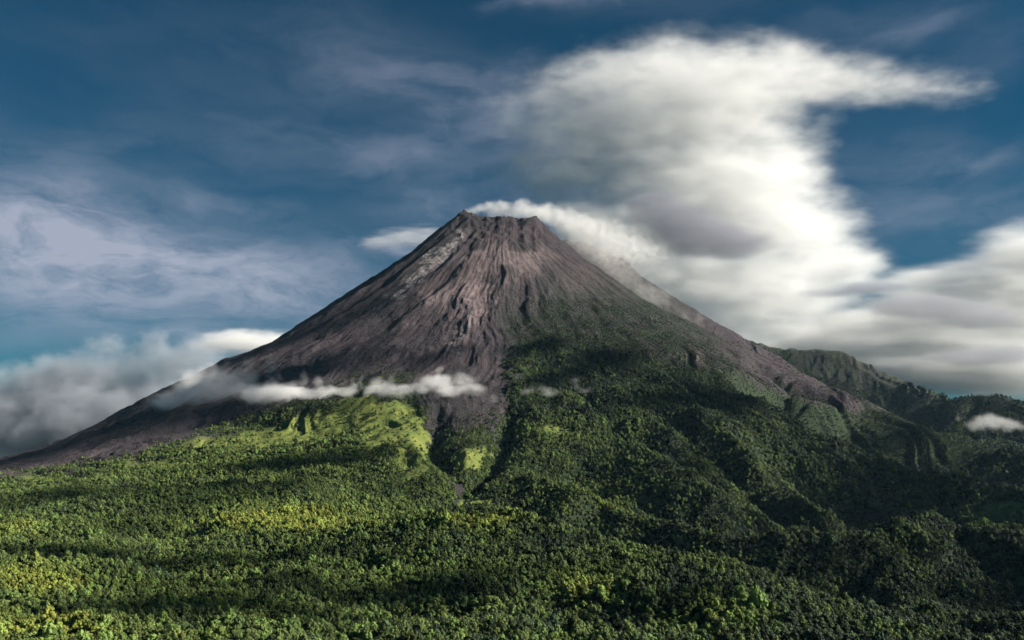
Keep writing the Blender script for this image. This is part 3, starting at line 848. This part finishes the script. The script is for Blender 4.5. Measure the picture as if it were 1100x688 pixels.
for px, py, hw, hh, tau in SHADE:
    Y = hit(px, py); g = np.array(at(px, py, Y))
    a_ = hw * Y / F
    b_ = min(max((hit(px, py - hh) - hit(px, py + hh)) / 2, a_ * .25), a_ * 1.3)
    for j in range(4):
        t_ = rs.uniform(0, 6.28); q_ = 0 if j == 0 else rs.uniform(.3, .75)
        c_ = g + np.array([math.cos(t_) * q_ * a_, math.sin(t_) * q_ * b_, 0])
        zc = 3500 + (nlev % 26) * 95; nlev += 1
        c_ = c_ + np.array(sd) * ((zc - g[2]) / sd.z)
        sz = 1.0 if j == 0 else rs.uniform(.35, .6)
        th_ = (tau * .65 if j == 0 else tau * .6) / .077
        sx_, sy_ = nlev * 3.1, nlev * 1.7
        n_ = fbm(ICO[:, 0] * 1.7 + sx_ + ICO[:, 2] * .5, ICO[:, 1] * 1.7 - sy_ + ICO[:, 2] * .6, 5, 300 + nlev, .62)
        f_ = 1 + n_ * 1.1
        vv.append(c_ + ICO * np.stack([a_ * sz * f_, b_ * sz * f_, np.minimum(th_ * f_, 44)], 1)); ff.append(ICF + len(ICO) * (len(vv) - 1))
me = new_mesh('shade_clouds', np.concatenate(vv), np.concatenate(ff))
link('shade_clouds', me, vapour('cloud_vapour', .02), 'stuff')

# the moist air over the whole valley
bm = bmesh.new()
bmesh.ops.create_cube(bm, size=1.0)
zl, zh = float(GZ.min()) - 1.0, float(GZ.max()) + 130.0
for v in bm.verts:
    v.co = Vector((v.co.x * 24200, v.co.y * 24200, (zl + zh) / 2 + v.co.z * (zh - zl)))
me = bpy.data.meshes.new('haze'); bm.to_mesh(me); bm.free()
link('haze', me, vapour('haze_air', 0.36e-5, (.46, .76, 1.0), .0), 'stuff')

w = bpy.data.worlds.new('World'); scene.world = w; w.use_nodes = True
w.node_tree.nodes.clear()
k = N(w.node_tree)
sky = k.node('ShaderNodeTexSky', sky_type='NISHITA')
sky.sun_disc = False; sky.sun_elevation = SUN_EL; sky.sun_rotation = SUN_AZ; sky.air_density = 1.0; sky.dust_density = .3; sky.ozone_density = 2.0
deep = k.mix(1.0, sky.outputs[0], (.026, .198, .262), 'MULTIPLY')


def ang(px, py):
    d = at(px, py, 1000.0)
    return math.degrees(math.atan2(d[0], d[1])), math.degrees(math.atan2(d[2], math.hypot(d[0], d[1])))


# thin high veils, laid out by compass bearing and height above the horizon
tc = k.node('ShaderNodeTexCoord'); dv = k.node('ShaderNodeSeparateXYZ', ins={0: tc.outputs['Generated']})
AZ = k.math('MULTIPLY', k.math('ARCTAN2', dv.outputs[0], dv.outputs[1]), 57.29578)
EL = k.math('MULTIPLY', k.math('ARCSINE', dv.outputs[2]), 57.29578)
ae = k.node('ShaderNodeCombineXYZ', ins={0: AZ, 1: EL}).outputs[0]
wv = k.vmath('MULTIPLY', k.vmath('SUBTRACT', k.noise(k.vmath('MULTIPLY', ae, (.10, .22, 1)), 1.0, 4, .55, out=1), (.5, .5, .5)), (9, 4, 0))
aw = k.vmath('ADD', ae, wv)
VEILS = [(150, 60, 200, 50, .05), (360, 40, 120, 40, .10), (60, 150, 120, 30, .14), (300, 150, 140, 40, .14), (700, 10, 120, 16, .09), (900, 20, 120, 20, .09), (1060, 60, 60, 30, .14), (930, 170, 90, 40, .16), (60, 262, 120, 42, .75), (210, 285, 150, 45, .6), (330, 310, 100, 40, .5), (120, 345, 120, 40, .35), (60, 205, 70, 25, .3), (230, 212, 80, 12, .25), (440, 85, 110, 26, .24), (420, 165, 70, 18, .25), (530, 130, 80, 40, .3),
         (600, 4, 70, 8, .3), (985, 28, 40, 16, .22), (1040, 165, 45, 12, .25), (980, 230, 110, 30, .25), (430, 258, 40, 9, .65), (255, 370, 55, 12, .8), (540, 230, 140, 60, .18), (470, 220, 60, 20, .2), (-250, 250, 250, 60, .5), (1400, 260, 200, 70, .5)]
tot = None
for cx, cy, rx, ry, a_ in VEILS:
    A_, E_ = ang(cx, cy)
    q = k.vmath('MULTIPLY', k.vmath('SUBTRACT', aw, (A_, E_, 0)), (1 / (rx * .058), 1 / (ry * .058), 0))
    e = k.math('MULTIPLY', k.math('POWER', .36788, k.vmath('DOT_PRODUCT', q, q)), a_)
    tot = e if tot is None else k.math('ADD', tot, e)
st = k.math('ADD', k.math('MULTIPLY', k.noise(k.vmath('MULTIPLY', aw, (.16, .50, 1)), 1.0, 8, .62, .3), .75), k.math('MULTIPLY', k.noise(k.vmath('MULTIPLY', aw, (.5, 1.1, 1)), 1.0, 8, .68, .2), .25))
veil = k.math('MULTIPLY', tot, k.ramp(st, .28, .66, .25, 1.15), clamp=True)
col = k.mix(veil, deep, (2.5, 2.75, 3.5))
bg = k.node('ShaderNodeBackground'); bg.inputs[1].default_value = .06
wo = k.node('ShaderNodeOutputWorld')
k.l.new(col, bg.inputs[0]); k.l.new(bg.outputs[0], wo.inputs[0])

scene.view_settings.view_transform = 'Standard'; scene.view_settings.look = 'None'
scene.view_settings.exposure = 1.3; scene.view_settings.gamma = 1
scene.cycles.use_denoising = True
scene.cycles.max_bounces = 6; scene.cycles.diffuse_bounces = 2; scene.cycles.transparent_max_bounces = 8; scene.cycles.volume_bounces = 3
scene.cycles.adaptive_threshold = .025
print('done', round(time.time() - T0, 1))
